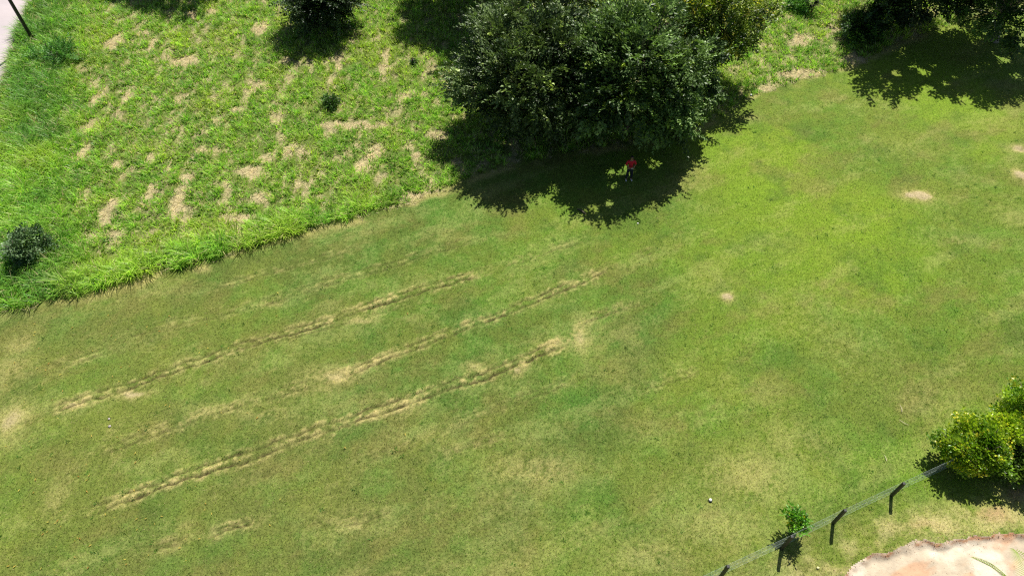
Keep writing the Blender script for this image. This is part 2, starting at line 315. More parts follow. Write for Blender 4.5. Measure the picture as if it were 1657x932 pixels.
def axis(parts):
    v = [parts[0][0]]
    for a, b, s in parts:
        n = max(1, int(round((b-a)/s))); v += list(a+(b-a)*(np.arange(1, n+1))/n)
    return np.array(v)
gx = axis([(-900, -300, 60), (-300, -80, 20), (-80, -46, 2), (-46, -26, .22), (-26, 10, .085), (10, 16, .11), (16, 25, .08), (25, 46, .22), (46, 80, 2), (80, 300, 20), (300, 900, 60)])
gy = axis([(-300, -60, 20), (-60, 5, 2.5), (5, 8, .4), (8, 10.8, .055), (10.8, 31, .088), (31, 40, .14), (40, 58, .22), (58, 90, 2), (90, 300, 20), (300, 1200, 60)])
X, Y = np.meshgrid(gx, gy, indexing='ij'); L = land(X, Y)
V = np.stack([X, Y, L['h']], -1).reshape(-1, 3); nxn, nyn = X.shape
I = np.arange(nxn*nyn).reshape(nxn, nyn)
F = np.stack([I[:-1, :-1], I[1:, :-1], I[1:, 1:], I[:-1, 1:]], -1).reshape(-1, 4)
def fc(a): return 0.25*(a[:-1, :-1]+a[1:, :-1]+a[1:, 1:]+a[:-1, 1:]).ravel()
f_dirt = fc(L['dd']) > 0; f_road = (fc(L['rd']) > 0) & ~f_dirt; f_mead = (fc(L['ed']) > 0) & ~f_dirt & ~f_road; f_lawn = ~(f_dirt | f_road | f_mead)
colr = L['col'].reshape(-1, 3).copy()
xf, yf = V[:, 0], V[:, 1]
# dirt road colours: pale pinkish sand with rusty washed streaks
ds = fbm((xf*.93+yf*.37)*0.35, yf*.93-xf*.37, 0.45, 5, off=161)
dcol = mix(C(192, 177, 154), np.broadcast_to(C(196, 160, 130), colr.shape), sstep(0.46, 0.66, ds)*0.95*np.exp(-np.clip(L['dd'].ravel()-1.5, 0, 9)**2/3))
dcol = mix(dcol, np.broadcast_to(C(218, 206, 186), colr.shape), sstep(0.5, 0.7, fbm(xf, yf, 1.4, 4, off=171)))
dcol = mix(dcol, np.broadcast_to(C(176, 118, 74), colr.shape), np.exp(-((L['dd'].ravel()-0.08)/0.07)**2)*0.9*sstep(.35, .6, fbm(xf, yf, .35, 3, off=231)))
rcol = mix(C(176, 168, 172), np.broadcast_to(C(196, 184, 184), colr.shape), fbm(xf, yf, 1.8, 4, off=181))
rcol = mix(rcol, np.broadcast_to(C(150, 140, 120), colr.shape), 0.8*np.exp(-(np.clip(L['rd'].ravel(), 0, 9)/0.35)**2))
far = sstep(1.0, 3.0, L['dd'].ravel())
dcol = dcol*(.88+.24*fbm(xf, yf, .25, 3, .6, off=241))[:, None]
def part_sheet(name, mask, mat, col):
    f = F[mask]; u, inv = np.unique(f, return_inverse=True)
    return tag(mesh_np(name, V[u], inv.reshape(-1, 4), mat, None, col[u], smooth=True), kind='structure')
part_sheet('lawn', f_lawn, M_GROUND, colr); part_sheet('meadow', f_mead, M_GROUND, colr)
part_sheet('dirt_road', f_dirt, M_SOIL, dcol); part_sheet('road', f_road, M_ROAD, rcol)

# ------------------------------------------------------------------ grass
def in_view(x, y, pad=1.5):
    c, s = math.cos(TH), math.sin(TH); d = y*s+CAM_H*c
    return (np.abs(x) < 828.5/FPX*d+pad) & (y > 8.2) & (y < 54)
def blades(name, px, py, pz, az, lean, ln, wd, col, mat, segs=2, bend=0.9):
    """ribbons that rise and arch over; all arrays of one length"""
    n = len(px); dx, dy = np.cos(az), np.sin(az); sx, sy = -dy, dx
    rows = []; w0 = wd
    hx = np.zeros(n); hz = np.zeros(n); ang = lean.copy(); cols = []
    for k in range(segs+1):
        t = k/segs; w = w0*(1-t**1.6)*0.5 if k < segs else None
        bx, by, bz = px+dx*hx, py+dy*hx, pz+hz
        shade = 0.75+0.35*t
        if k < segs:
            rows.append(np.stack([bx-sx*w, by-sy*w, bz], -1)); rows.append(np.stack([bx+sx*w, by+sy*w, bz], -1)); cols += [col, col]
        else: rows.append(np.stack([bx, by, bz], -1)); cols.append(col)
        hx = hx+np.sin(ang)*ln/segs; hz = hz+np.cos(ang)*ln/segs; ang = ang+bend/segs
    m = len(rows); Vv = np.stack(rows, 1).reshape(-1, 3); Cc = np.stack(cols, 1).reshape(-1, 3)
    b = (np.arange(n)*m)[:, None]; tr = []
    for k in range(segs-1): tr += [[2*k, 2*k+1, 2*k+3], [2*k, 2*k+3, 2*k+2]]
    tr.append([2*segs-2, 2*segs-1, 2*segs])
    Ff = (b[:, :, None]+np.array(tr)[None]).reshape(-1, 3)
    return mesh_np(name, Vv, Ff, mat, None, Cc)
# --- mown lawn
N = 800000
x = RNG.uniform(-36, 36, N); y = RNG.uniform(8.3, 50, N); k = in_view(x, y, .5)
keep = RNG.random(N) < np.clip(1.35-y/45, .25, 1); x, y = x[k & keep], y[k & keep]
l = land(x, y); k = (l['ed'] < 0.1) & (l['dd'] < 0.10-.2*RNG.random(len(x))) & (l['rd'] < 0) & (RNG.random(len(x)) < 1-1.3*l['groove']) & (RNG.random(len(x)) < 1-1.6*np.clip(l['blots']-.62, 0, 1))
x, y = x[k], y[k]; l = {a: b[k] for a, b in l.items()}; n = len(x)
col = l['col']*(1+1.2*(RNG.random((n, 1))-0.5))*np.array([1.2, 1.27, .95]); r = RNG.random(n)
col[r < .10] = C(196, 186, 130)*0.9; col[(r > .1) & (r < .26)] *= np.array([.75, 1.02, .7])
lawn_grass = blades('lawn_grass', x, y, l['h']-0.005, RNG.uniform(0, 6.283, n), RNG.uniform(.2, 1.3, n), RNG.uniform(.04, .13, n)*(1-0.35*l['dlawn']), RNG.uniform(.012, .026, n), col, M_TURF, 1)
tag(lawn_grass, 'short mown green and straw coloured grass covering the lawn', 'grass', kind='stuff')
# --- coarser tufts standing in the mown lawn
K = 700; cx_ = RNG.uniform(-34, 34, K); cy_ = RNG.uniform(8.5, 40, K); k = in_view(cx_, cy_, .5) & (fbm(cx_, cy_, 3, 3, off=271) > .44); cx_, cy_ = cx_[k], cy_[k]
rep = np.repeat(np.arange(len(cx_)), 12); n = len(rep); az = RNG.uniform(0, 6.283, n); x = cx_[rep]+np.cos(az)*RNG.random(n)*.07; y = cy_[rep]+np.sin(az)*RNG.random(n)*.07
l = land(x, y); k = (l['ed'] < 0) & (l['dd'] < -.1) & (l['blots'] < .5); az, x, y, rep = az[k], x[k], y[k], rep[k]; n = len(x)
tone = RNG.uniform(.75, 1.3, len(cx_))[rep]
tufts = blades('weed_tufts', x, y, l['h'][k]-.005, az, RNG.uniform(.3, 1.2, n), RNG.uniform(.06, .15, n), RNG.uniform(.014, .03, n), C(84, 124, 46)*tone[:, None], M_TURF, 2)
tag(tufts, 'small coarse green tufts dotted through the mown lawn', 'grass', kind='stuff')
# --- meadow tussocks
NT = 44000
x = RNG.uniform(-42, 34, NT); y = RNG.uniform(14, 54, NT); k = in_view(x, y, 2.0); x, y = x[k], y[k]
l = land(x, y)
k = (l['ed'] > 0.0) & (l['rd'] < -0.3) & (l['dd'] < 0) & (RNG.random(len(x)) > 0.95*sstep(.2, .68, l['dry'])); x, y = x[k], y[k]; l = {a: b[k] for a, b in l.items()}
# tall belts: down the left by the road and along the lawn edge on the left
PXs = FPX*x/(y*math.sin(TH)+CAM_H*math.cos(TH))+CX
band = np.exp(-((l['ed']-0.7)/0.95)**2)*sstep(760, 380, PXs)*sstep(.2, .5, l['nm'])*(.8+.4*fbm(x, y, .9, 3, off=261))
left = sstep(175, 60, PXs+60*(l['nm']-.5))
tall = np.clip(np.maximum(band*1.0, left*0.85), 0, 1)
cool = np.clip(left*sstep(.35, .6, fbm(x, y, 4, 3, off=201))+0.5*sstep(.6, .7, fbm(x, y, 1.8, 3, off=205)), 0, 1)
nb = (9+15*tall+6*l['nm']).astype(int); rep = np.repeat(np.arange(len(x)), nb); n = len(rep)
hgt = (0.26+0.22*fbm(x, y, 1.2, 3, off=211)+0.52*tall)*RNG.uniform(.65, 1.4, len(x))
az = RNG.uniform(0, 6.283, n); rr = RNG.random(n)**.6*(0.16+0.10*tall[rep])
bx = x[rep]+np.cos(az)*rr; by = y[rep]+np.sin(az)*rr; lb = land(bx, by)
k = lb['ed'] > -0.02; rep, az, bx, by, rr = rep[k], az[k], bx[k], by[k], rr[k]; zb = lb['h'][k]-0.01; n = len(rep)
base = mix(C(172, 206, 82), np.broadcast_to(C(122, 174, 58), (len(x), 3)), RNG.random(len(x))); base = mix(base, np.broadcast_to(C(182, 202, 78), base.shape), 0.6*sstep(.5, .7, fbm(x, y, 2.5, 3, off=215)))
base = mix(base, np.broadcast_to(C(80, 138, 60), base.shape), cool*0.6)
broad = (RNG.random(len(x)) < .14)[rep]*(1.0-.6*tall[rep])
col = base[rep]*(1+1.0*(RNG.random((n, 1))-0.5))*(1-.35*broad[:, None]); r = RNG.random(n); col[r < .04+.10*(1-tall[rep])] = C(214, 202, 150)*.9
meadow_grass = blades('meadow_grass', bx, by, zb, az+RNG.normal(0, .5, n), 0.12+rr*2.2+RNG.uniform(0, .35, n), hgt[rep]*RNG.uniform(.6, 1.25, n)*(1-.4*broad), RNG.uniform(.026, .052, n)*(1+.15*tall[rep]+1.3*broad), col, M_BLADE, 2, bend=1.3)
tag(meadow_grass, 'long bright green unmown grass in tussocks with pale worn gaps', 'grass', kind='stuff')
# --- straw lying in the worn gaps
N = 300000
x = RNG.uniform(-42, 34, N); y = RNG.uniform(14, 54, N); k = in_view(x, y, 1.0); x, y = x[k], y[k]; l = land(x, y)
k = (l['ed'] > -0.25) & (l['rd'] < 0) & (RNG.random(len(x)) < .05+.95*l['dry']); x, y = x[k], y[k]; n = len(x); z = l['h'][k]
col = np.repeat(C(214, 198, 162)[None], n, 0)*RNG.uniform(.35, 1.45, (n, 1))
straw = blades('straw_litter', x, y, z+.01, RNG.uniform(0, 6.283, n), RNG.uniform(1.0, 1.5, n), RNG.uniform(.14, .42, n), RNG.uniform(.014, .03, n), col, M_TURF, 2, bend=.25)
tag(straw, 'pale dry straw lying flat in the worn patches of the meadow', 'straw', kind='stuff')

def gz(x, y): return float(land(np.array([x]), np.array([y]))['h'][0])

# ------------------------------------------------------------------ foliage
def leaf_quad(n, L_, W_):
    """folded diamond leaf along +X: base, two sides, tip"""
    return np.array([[0, 0, 0], [L_*.45, W_/2, .12*L_], [L_, 0, -.08*L_], [L_*.45, -W_/2, .12*L_]])
def spray(seed, n=16, length=.75, L_=.16, W_=.07, fan=.9, bushy=.25):
    """a leafy shoot along +X with leaves set alternately on both sides"""
    r = np.random.default_rng(seed); out = []
    for i in range(n):
        t = (i+.5)/n; side = 1 if i % 2 else -1; a = side*fan*(1-.5*t)*r.uniform(.7, 1.2); el = r.uniform(-.35, .45)
        q = leaf_quad(1, L_*r.uniform(.75, 1.2)*(1-.25*t), W_*r.uniform(.8, 1.2)); roll = r.uniform(-.7, .7)
        R = Matrix.Rotation(a, 3, 'Z') @ Matrix.Rotation(-el, 3, 'Y') @ Matrix.Rotation(roll, 3, 'X'); R = np.array(R)
        off = np.array([t*length, r.normal(0, bushy*.12), r.normal(0, bushy*.15)-.12*length*t*t]); out.append(q @ R.T+off)
    return np.concatenate(out)
def frames(D, roll):
    """rotation matrices with X along D"""
    D = D/np.linalg.norm(D, axis=1)[:, None]; up = np.zeros_like(D); up[:, 2] = 1; up[np.abs(D[:, 2]) > .95] = (1, 0, 0)
    S = np.cross(up, D); S /= np.linalg.norm(S, axis=1)[:, None]; U = np.cross(D, S)
    c, s = np.cos(roll)[:, None], np.sin(roll)[:, None]; S2 = S*c+U*s; U2 = -S*s+U*c
    return np.stack([D, S2, U2], -1)
HOLES = [(990, 275, .3), (994, 297, .3), (988, 322, .28), (1056, 262, .38), (1019, 272, .42), (1110, 290, .3), (900, 300, .35), (880, 318, .3), (960, 330, .3), (1497, 116, .25), (1526, 132, .22), (1478, 104, .15), (1512, 104, .15), (1545, 122, .12), (1625, 96, .35), (1598, 84, .2), (1640, 120, .2), (1450, 118, .12), (1505, 140, .15)]
def gaps(pos):
    """openings in the canopy: drop the shoots whose shade would fall on the sunlit flecks seen on the lawn"""
    t = (pos[:, 2]-.3)/SUN_DIR.z; gx_ = pos[:, 0]-SUN_DIR.x*t; gy_ = pos[:, 1]-SUN_DIR.y*t; keep = np.ones(len(pos), bool)
    for px, py, r in HOLES:
        q = at(px, py); keep &= np.hypot(gx_-q.x, gy_-q.y) > r+.28+.3*(vnoise(gx_*2.3, gy_*2.3)-.5)
    return keep
def foliage(name, pos, dirs, scale, cols, templ, mat, parent, origin, rng, rollr=.7):
    Vs, Cs = [], []
    pick = rng.integers(0, len(templ), len(pos)); R = frames(dirs, rng.uniform(-rollr, rollr, len(pos)))
    for t, T in enumerate(templ):
        m = pick == t
        if not m.any(): continue
        P = np.einsum('nij,kj->nki', R[m], T)*scale[m][:, None, None]+pos[m][:, None, :]
        Vs.append(P.reshape(-1, 3)); c = np.repeat(cols[m][:, None, :], len(T), 1)
        lf = np.repeat(rng.uniform(.75, 1.25, (m.sum(), len(T)//4, 1)), 4, 1); Cs.append((c*lf).reshape(-1, 3))
    Vv = np.concatenate(Vs); Cc = np.concatenate(Cs); n = len(Vv)//4
    q = (np.arange(n)*4)[:, None]; Ff = np.concatenate([q+np.array([[0, 1, 2]]), q+np.array([[0, 2, 3]])])
    return mesh_np(name, Vv, Ff, mat, parent, Cc, local=origin)

def make_tree(name, label, cat, base, ctr, rad, nl, lobe, nspray, tmpl, colA, colB, seed, mat=M_LEAF, bark=M_BARK, trunk_r=.22, group=None, inner=.15, zmin=.8, bright=None, sc=(.8, 1.25), updir=.35, droop=0.0, nlimb=None):
    """crown of many overlapping boughs, each a shell of leafy shoots; limbs run from the trunk into every bough"""
    rng = np.random.default_rng(seed); base = Vector(base); root = empty(name, base); tag(root, label, cat, group)
    ctr = np.array(ctr, float); rad = np.array(rad, float)
    lobes = []
    ga = math.pi*(3-math.sqrt(5))
    for i in range(nl):
        zz = 1-(i+.5)/nl*1.72; a = i*ga+rng.uniform(-.35, .35); s = math.sqrt(max(0, 1-zz*zz)); k = rng.uniform(.52, 1.0)
        p = ctr+rad*np.array([s*math.cos(a), s*math.sin(a), zz])*k
        r = lobe*rng.choice([.55, .75, 1.0, 1.25])*rng.uniform(.9, 1.1); p[2] = max(p[2], zmin+r*.7); lobes.append((p, r))
    pos, dirs = [], []
    per = nspray//nl
    for p, r in lobes:
        n = int(per*(r/lobe)**2); d = rng.normal(0, 1, (n, 3)); d /= np.linalg.norm(d, axis=1)[:, None]
        rr = r*(1-.35*rng.random(n)**2)*(1+.25*np.sin(3*d[:, 0]+5*d[:, 1]+seed)+.18*np.sin(7*d[:, 2]+4*d[:, 0])); rr[rng.random(n) < inner] *= .5
        q = p+d*rr[:, None]*np.array([1, 1, .8]); out = (q-ctr)/rad; m = (np.linalg.norm(out, axis=1) > .38) & (q[:, 2] > zmin*.6)
        dd = d*.8+out/np.maximum(np.linalg.norm(out, axis=1), .1)[:, None]*.6+np.array([0, 0, updir-droop])+rng.normal(0, .28, (n, 3))
        pos.append(q[m]-dd[m]*.2); dirs.append(dd[m])
    pos = np.concatenate(pos); dirs = np.concatenate(dirs); kp = gaps(pos+.25*dirs/np.linalg.norm(dirs, axis=1)[:, None]); pos, dirs = pos[kp], dirs[kp]; n = len(pos)
    cols = colA[None]+(colB-colA)[None]*(0.05+.95*sstep(.3, .7, fbm(pos[:, 0]+pos[:, 2], pos[:, 1]-pos[:, 2], .9, 3, off=seed)))[:, None]*rng.uniform(.4, 1.5, (n, 1))
    if bright is not None:
        m = rng.random(n) < bright[1]; cols[m] = bright[0]*rng.uniform(.8, 1.2, (m.sum(), 1))
    foliage('crown', pos, dirs, rng.uniform(sc[0], sc[1], n), cols, tmpl, mat, root, base, rng)
    bm = bmesh.new(); b0 = Vector((0, 0, -.1)); c0 = Vector(ctr)-base
    fork = Vector((c0.x*.5, c0.y*.5, max(.6, c0.z*.42)))
    tube(bm, [b0, Vector((0, 0, .25)), fork*.6+Vector((rng.normal(0, .12), rng.normal(0, .12), 0)), fork, c0*.8+Vector((0, 0, .3))], [trunk_r*1.35, trunk_r*1.05, trunk_r*.85, trunk_r*.72, trunk_r*.35], 8)
    for p, r in lobes[::1]:
        e = Vector(p)-base; m = fork.lerp(e, .5)+Vector((rng.normal(0, .2), rng.normal(0, .2), -.25+rng.normal(0, .15)))
        tube(bm, [fork, m, e, e+(e-m)*.25], [trunk_r*.4, trunk_r*.22, trunk_r*.09, .01], 5)
        for j in range(3):
            o = Vector(rng.normal(0, 1, 3)).normalized()*r*.85; tube(bm, [m.lerp(e, .6), e+o*.5, e+o], [trunk_r*.1, .018, .008], 4)
    bm_obj('trunk', bm, bark, root, True)
    return root

T_BIG = [spray(s, 13, .58, .25, .15, 1.25, .7) for s in (1, 2, 3, 4)]
T_TWIG = [spray(s, 16, 1.1, .21, .085, 1.05, .2) for s in (5, 6, 7)]
T_ROUND = [spray(s, 10, .36, .15, .10, 1.3, .9) for s in (8, 9, 10, 11)]
T_BROAD = [spray(s, 9, .55, .34, .2, 1.2, .6) for s in (12, 13, 14)]
G1, G2 = C(40, 62, 30), C(124, 150, 90)
def P(x, y, z): return tuple(at(x, y, z))
def under(p, dx=0, dy=0):
    x, y = p[0]+dx, p[1]+dy; return (x, y, gz(x, y))
c = P(1032, 130, 3.9)
make_tree('broadleaf_tree', 'large dark green tree spreading over the person in red', 'tree', under(c, -.2, .2), c, (4.6, 3.8, 3.4), 48, 1.3, 8600, T_BIG+T_BIG+T_TWIG[:2], C(40, 64, 28), C(122, 152, 82), 21, bright=(C(150, 176, 70), .03), zmin=.4, updir=.15)
c = P(858, 112, 3.7)
make_tree('broadleaf_tree', 'very dark tree with pale tipped shoots, left half of the big clump beside the meadow', 'tree', under(c, .2, .2), c, (3.9, 3.7, 3.4), 38, 1.25, 5200, T_TWIG[:2]+T_BIG, C(46, 66, 34), C(112, 134, 80), 22, bright=(C(160, 180, 100), .05), zmin=.3, updir=.25)
c = P(1158, 24, 4.4)
make_tree('broadleaf_tree', 'yellowish green tree at the right shoulder of the big clump', 'tree', under(c), c, (3.1, 3.4, 3.3), 20, 1.3, 2200, T_BIG[:2]+T_ROUND[:2], C(52, 80, 26), C(138, 158, 56), 23, bright=(C(190, 186, 60), .08), zmin=.4)
c = P(880, -58, 5.2)
make_tree('broadleaf_tree', 'olive green tree cut off by the top of the photo behind the big clump', 'tree', under(c), c, (4.6, 4.0, 4.4), 24, 1.6, 1900, T_BIG, C(60, 78, 30), C(140, 152, 60), 24)
c = P(514, -8, 2.4)
make_tree('broadleaf_tree', 'small dark tree standing alone in the meadow at the top of the photo', 'tree', under(c), c, (2.35, 2.2, 2.5), 14, 1.15, 2200, T_BIG+T_TWIG, C(30, 48, 26), C(92, 116, 74), 25, zmin=.3)
c = P(1518, -72, 5.2)
make_tree('broadleaf_tree', 'dark tree with bare pale twigs over the shaded right end of the lawn', 'tree', under(c, .3), c, (4.4, 4.2, 4.4), 30, 1.6, 4600, T_BIG, C(26, 42, 22), C(76, 100, 52), 26, bark=M_PALEBARK, zmin=.8)
c = P(1648, -40, 4.9)
make_tree('broadleaf_tree', 'green tree with glossy sunlit leaves in the top right corner', 'tree', under(c, 1), c, (4.1, 3.8, 4.2), 26, 1.5, 3600, T_BIG+T_ROUND, C(36, 64, 28), C(98, 132, 62), 27, bark=M_PALEBARK, zmin=.8)
c = P(768, -112, 5.0)
make_tree('broadleaf_tree', 'tree behind the top edge of the photo shading the meadow left of the clump', 'tree', under(c), c, (4.2, 3.8, 4.0), 22, 1.6, 3000, T_BIG, G1, G2, 28, zmin=1)
c = P(285, -170, 5.0)
make_tree('broadleaf_tree', 'tree behind the top edge of the photo shading the meadow near the road', 'tree', under(c), c, (4.6, 3.8, 3.8), 22, 1.7, 3200, T_BIG, G1, G2, 29, zmin=1)

# ------------------------------------------------------------------ shrubs
def make_shrub(name, label, cat, px, py, z, rad, nl, lobe, n, tmpl, A, B, seed, mat=M_LEAF, group=None, bright=None, sc=(.8, 1.2), zmin=.15, updir=.4):
    c = P(px, py, z)
    return make_tree(name, label, cat, under(c), c, rad, nl, lobe, n, tmpl, A, B, seed, mat, M_BARK, .05, group, .2, zmin, bright, sc, updir)
make_shrub('shrub', 'grey green bush standing in long grass by the left edge of the photo', 'bush', 42, 392, .95, (1.05, .95, .8), 9, .5, 420, T_ROUND, C(64, 94, 54), C(138, 166, 116), 31)
make_shrub('young_plant', 'young broad leaved plant alone in the open meadow, dark shade at its foot', 'plant', 536, 163, .4, (.48, .42, .28), 5, .3, 130, T_ROUND, C(34, 62, 26), C(96, 136, 56), 32)
make_shrub('young_plant', 'tiny dark plant in the meadow left of the big clump', 'plant', 669, 103, .15, (.18, .15, .12), 3, .1, 16, T_ROUND, C(50, 84, 34), C(90, 130, 50), 33)
make_shrub('shrub', 'low dark weedy bush at the foot of the utility pole', 'bush', 88, 84, .5, (1.3, .9, .4), 9, .45, 300, T_TWIG, C(60, 118, 42), C(118, 170, 80), 34, sc=(.5, .8))
make_shrub('shrub', 'small bright green bush by the top edge between the clump and the right hand trees', 'bush', 1288, 8, .4, (.9, .7, .35), 6, .4, 220, T_ROUND, C(76, 130, 46), C(128, 178, 84), 35)
make_shrub('shrub', 'narrow dark upright bush at the top edge of the right meadow', 'bush', 1319, 3, .9, (.45, .45, .95), 5, .35, 240, T_TWIG, C(36, 48, 30), C(80, 92, 60), 36, sc=(.35, .6))
make_shrub('shrub', 'dark green undergrowth bush where the right meadow meets the shaded trees', 'bush', 1398, 42, 1.0, (1.3, 1.6, .9), 9, .65, 520, T_ROUND+T_BIG[:1], C(34, 62, 28), C(86, 124, 54), 37)
make_shrub('shrub', 'leafy bush in shade below the dark right hand tree', 'bush', 1440, 18, 1.4, (1.2, 1.2, 1.1), 8, .6, 420, T_BIG, C(34, 58, 26), C(84, 124, 50), 38)
# hedge at the right, by the fence
YA, YB = C(88, 130, 30), C(176, 194, 52)
make_shrub('hedge_shrub', 'yellow green hedge shrub where the wire fence ends', 'shrub', 1580, 722, 1.15, (1.25, 1.1, 1.0), 20, .5, 1100, T_ROUND, YA, YB, 41, M_YLEAF, 'shrubs of the hedge at the fence', (C(212, 206, 60), .10))
make_shrub('hedge_shrub', 'greener hedge shrub cut by the right edge, uppermost of the hedge', 'shrub', 1662, 672, 1.4, (1.0, 1.0, 1.1), 12, .5, 800, T_ROUND, C(84, 132, 36), C(170, 196, 56), 42, M_YLEAF, 'shrubs of the hedge at the fence', (C(190, 190, 60), .05))
make_shrub('hedge_shrub', 'yellow green middle hedge shrub under the long strap leaves', 'shrub', 1622, 694, 1.3, (1.0, 1.0, 1.0), 12, .45, 700, T_ROUND, C(84, 128, 32), C(172, 194, 54), 46, M_YLEAF, 'shrubs of the hedge at the fence', (C(212, 206, 60), .10))
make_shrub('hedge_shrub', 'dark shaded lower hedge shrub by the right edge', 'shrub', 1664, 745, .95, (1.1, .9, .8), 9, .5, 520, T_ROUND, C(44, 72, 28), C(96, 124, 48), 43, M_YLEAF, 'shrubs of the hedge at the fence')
# long strap leaves among the hedge
def strap_plant(px, py, z, n, ln, label, seed):
    rng = np.random.default_rng(seed); c = P(px, py, z); b = under(c); root = empty('strap_leaved_plant', b); tag(root, label, 'plant')
    for i in range(n):
        bm = bmesh.new(); a = rng.uniform(0, 6.28); l_ = ln*rng.uniform(.7, 1.15); lean = rng.uniform(.25, .9); p = Vector((0, 0, 0)); w = .028; prev = None
        z0 = z-.35
        p = Vector((0, 0, max(z0, .1))); ang = lean
        for k in range(6):
            t = k/5; ww = w*(1-t**2)+.002; s = Vector((-math.sin(a), math.cos(a), 0))*ww
            cur = (bm.verts.new(p-s), bm.verts.new(p+Vector((0, 0, -ww*.5))), bm.verts.new(p+s))
            if prev:
                bm.faces.new((prev[0], prev[1], cur[1], cur[0])); bm.faces.new((prev[1], prev[2], cur[2], cur[1]))
            prev = cur; p = p+Vector((math.cos(a)*math.sin(ang), math.sin(a)*math.sin(ang), math.cos(ang)))*l_/5; ang += .32
        o = bm_obj('leaf', bm, M_STRAP, root)
    bm = bmesh.new(); tube(bm, [(0, 0, -.05), (0, 0, max(z0, .1)+.05)], [.05, .035], 6); bm_obj('stem', bm, M_BARK, root)
    return root
M_STRAP = plain('strap_leaf', (0.12, 0.2, 0.04), .4, .3, 6)
strap_plant(1634, 690, 1.5, 26, 1.15, 'long strap leaved plant arching out of the hedge', 51)

# sapling on the fence line
make_shrub('sapling', 'little bright green sapling growing through the wire fence', 'sapling', 1292, 842, 1.05, (.5, .42, .42), 6, .26, 95, [spray(s, 8, .3, .17, .075, 1.2, .6) for s in (61, 62, 63)], C(92, 150, 40), C(150, 190, 60), 45, M_YLEAF, bright=(C(220, 200, 50), .08), zmin=.4)

# ------------------------------------------------------------------ fence
fb = [P(1165, 934, 0), P(1264, 888, 0), P(1348, 846, 0), P(1442, 802, 0), P(1540, 757, 0), P(1652, 706, 0)]
fh = [1.34, 1.40, 1.38, 1.26, 1.26, 1.26]
a0 = Vector(fb[1])-Vector(fb[0]); fb = [tuple(Vector(fb[0])-a0)]+fb; fh = [1.34]+fh
root = empty('wire_fence', (fb[1][0], fb[1][1], 0)); tag(root, 'chain link wire fence on dark posts crossing the lower right of the lawn', 'fence')
o0 = Vector((fb[1][0], fb[1][1], 0))
for p, h in zip(fb, fh):
    bm = bmesh.new(); z = gz(p[0], p[1]); box(bm, (p[0]-o0.x, p[1]-o0.y, z+h/2-.15), (.115, .115, h+.3), bev=.012)
    bm_obj('post', bm, M_POST, root)
def wire(Vs, Fs, a, b, r):
    d = (b-a).normalized(); u = d.cross(Vector((.3, .2, .9))).normalized(); w = d.cross(u); i0 = len(Vs)
    for q in (a, b):
        for t in range(3): an = t*2.0944; Vs.append(tuple(q+(u*math.cos(an)+w*math.sin(an))*r))
    for t in range(3): Fs.append((i0+t, i0+(t+1) % 3, i0+3+(t+1) % 3, i0+3+t))
for (p, q, h1, h2) in zip(fb, fb[1:], fh, fh[1:]):
    a, b = Vector((p[0], p[1], gz(p[0], p[1])))-o0, Vector((q[0], q[1], gz(q[0], q[1])))-o0; Lm = (b-a).length; Vs, Fs = [], []; hm = min(h1, h2)-.06; st = .15
    nrm = Vector((-(b-a).y, (b-a).x, 0)).normalized()*.065
    for i in range(int((Lm+hm)/st)):
        for s in (1, -1):
            t0, t1 = i*st-(hm if s > 0 else 0), i*st-(0 if s > 0 else hm); z0, z1 = .03, hm
            # clip the diagonal to the bay
            pa, pb = Vector((t0, 0, z0 if s > 0 else z0)), Vector((t1, 0, z1))
            if s < 0: pa, pb = Vector((t0, 0, z0)), Vector((t0-hm, 0, z1))
            def clip(u_, v_):
                d = v_-u_
                if abs(d.x) < 1e-6: return None
                ta = sorted(((0-u_.x)/d.x, (Lm-u_.x)/d.x)); k0, k1 = max(0, ta[0]), min(1, ta[1]); return (u_+d*k0, u_+d*k1) if k1 > k0+1e-3 else None
            cl = clip(pa, pb)
            if not cl: continue
            w3 = [a+(b-a)*(w_.x/Lm)+Vector((0, 0, w_.z))+nrm for w_ in cl]; wire(Vs, Fs, w3[0], w3[1], .0015)
    for z0 in (.05, hm*.5, hm): wire(Vs, Fs, a+Vector((0, 0, z0))+nrm, b+Vector((0, 0, z0))+nrm, .002)
    mo = mesh_np('wire_mesh', np.array(Vs), np.array(Fs), M_WIRE, root); mo['kind'] = 'stuff'

# ------------------------------------------------------------------ utility pole
b = at(55, 68); root = empty('utility_pole', (b.x, b.y, gz(b.x, b.y))); tag(root, 'tall slim dark pole beside the road in the top left corner', 'pole')
bm = bmesh.new(); tube(bm, [(0, 0, -.3), (0, 0, 3), (0, 0, 7.5)], [.13, .115, .095], 12); bm_obj('shaft', bm, M_POST, root, True)
bm = bmesh.new(); tube(bm, [(0, 0, -.05), (0, 0, .12), (0, 0, .2)], [.21, .21, .14], 10); bm_obj('collar', bm, M_STONE, root)
bm = bmesh.new(); box(bm, (0, 0, 7.1), (1.5, .09, .1), bev=.01); bm_obj('crossarm', bm, M_POST, root)
for sx in (-.6, 0, .6):
    bm = bmesh.new(); tube(bm, [(sx, 0, 7.15), (sx, 0, 7.2), (sx, 0, 7.3)], [.03, .055, .03], 8); bm_obj('insulator', bm, M_STONE, root)

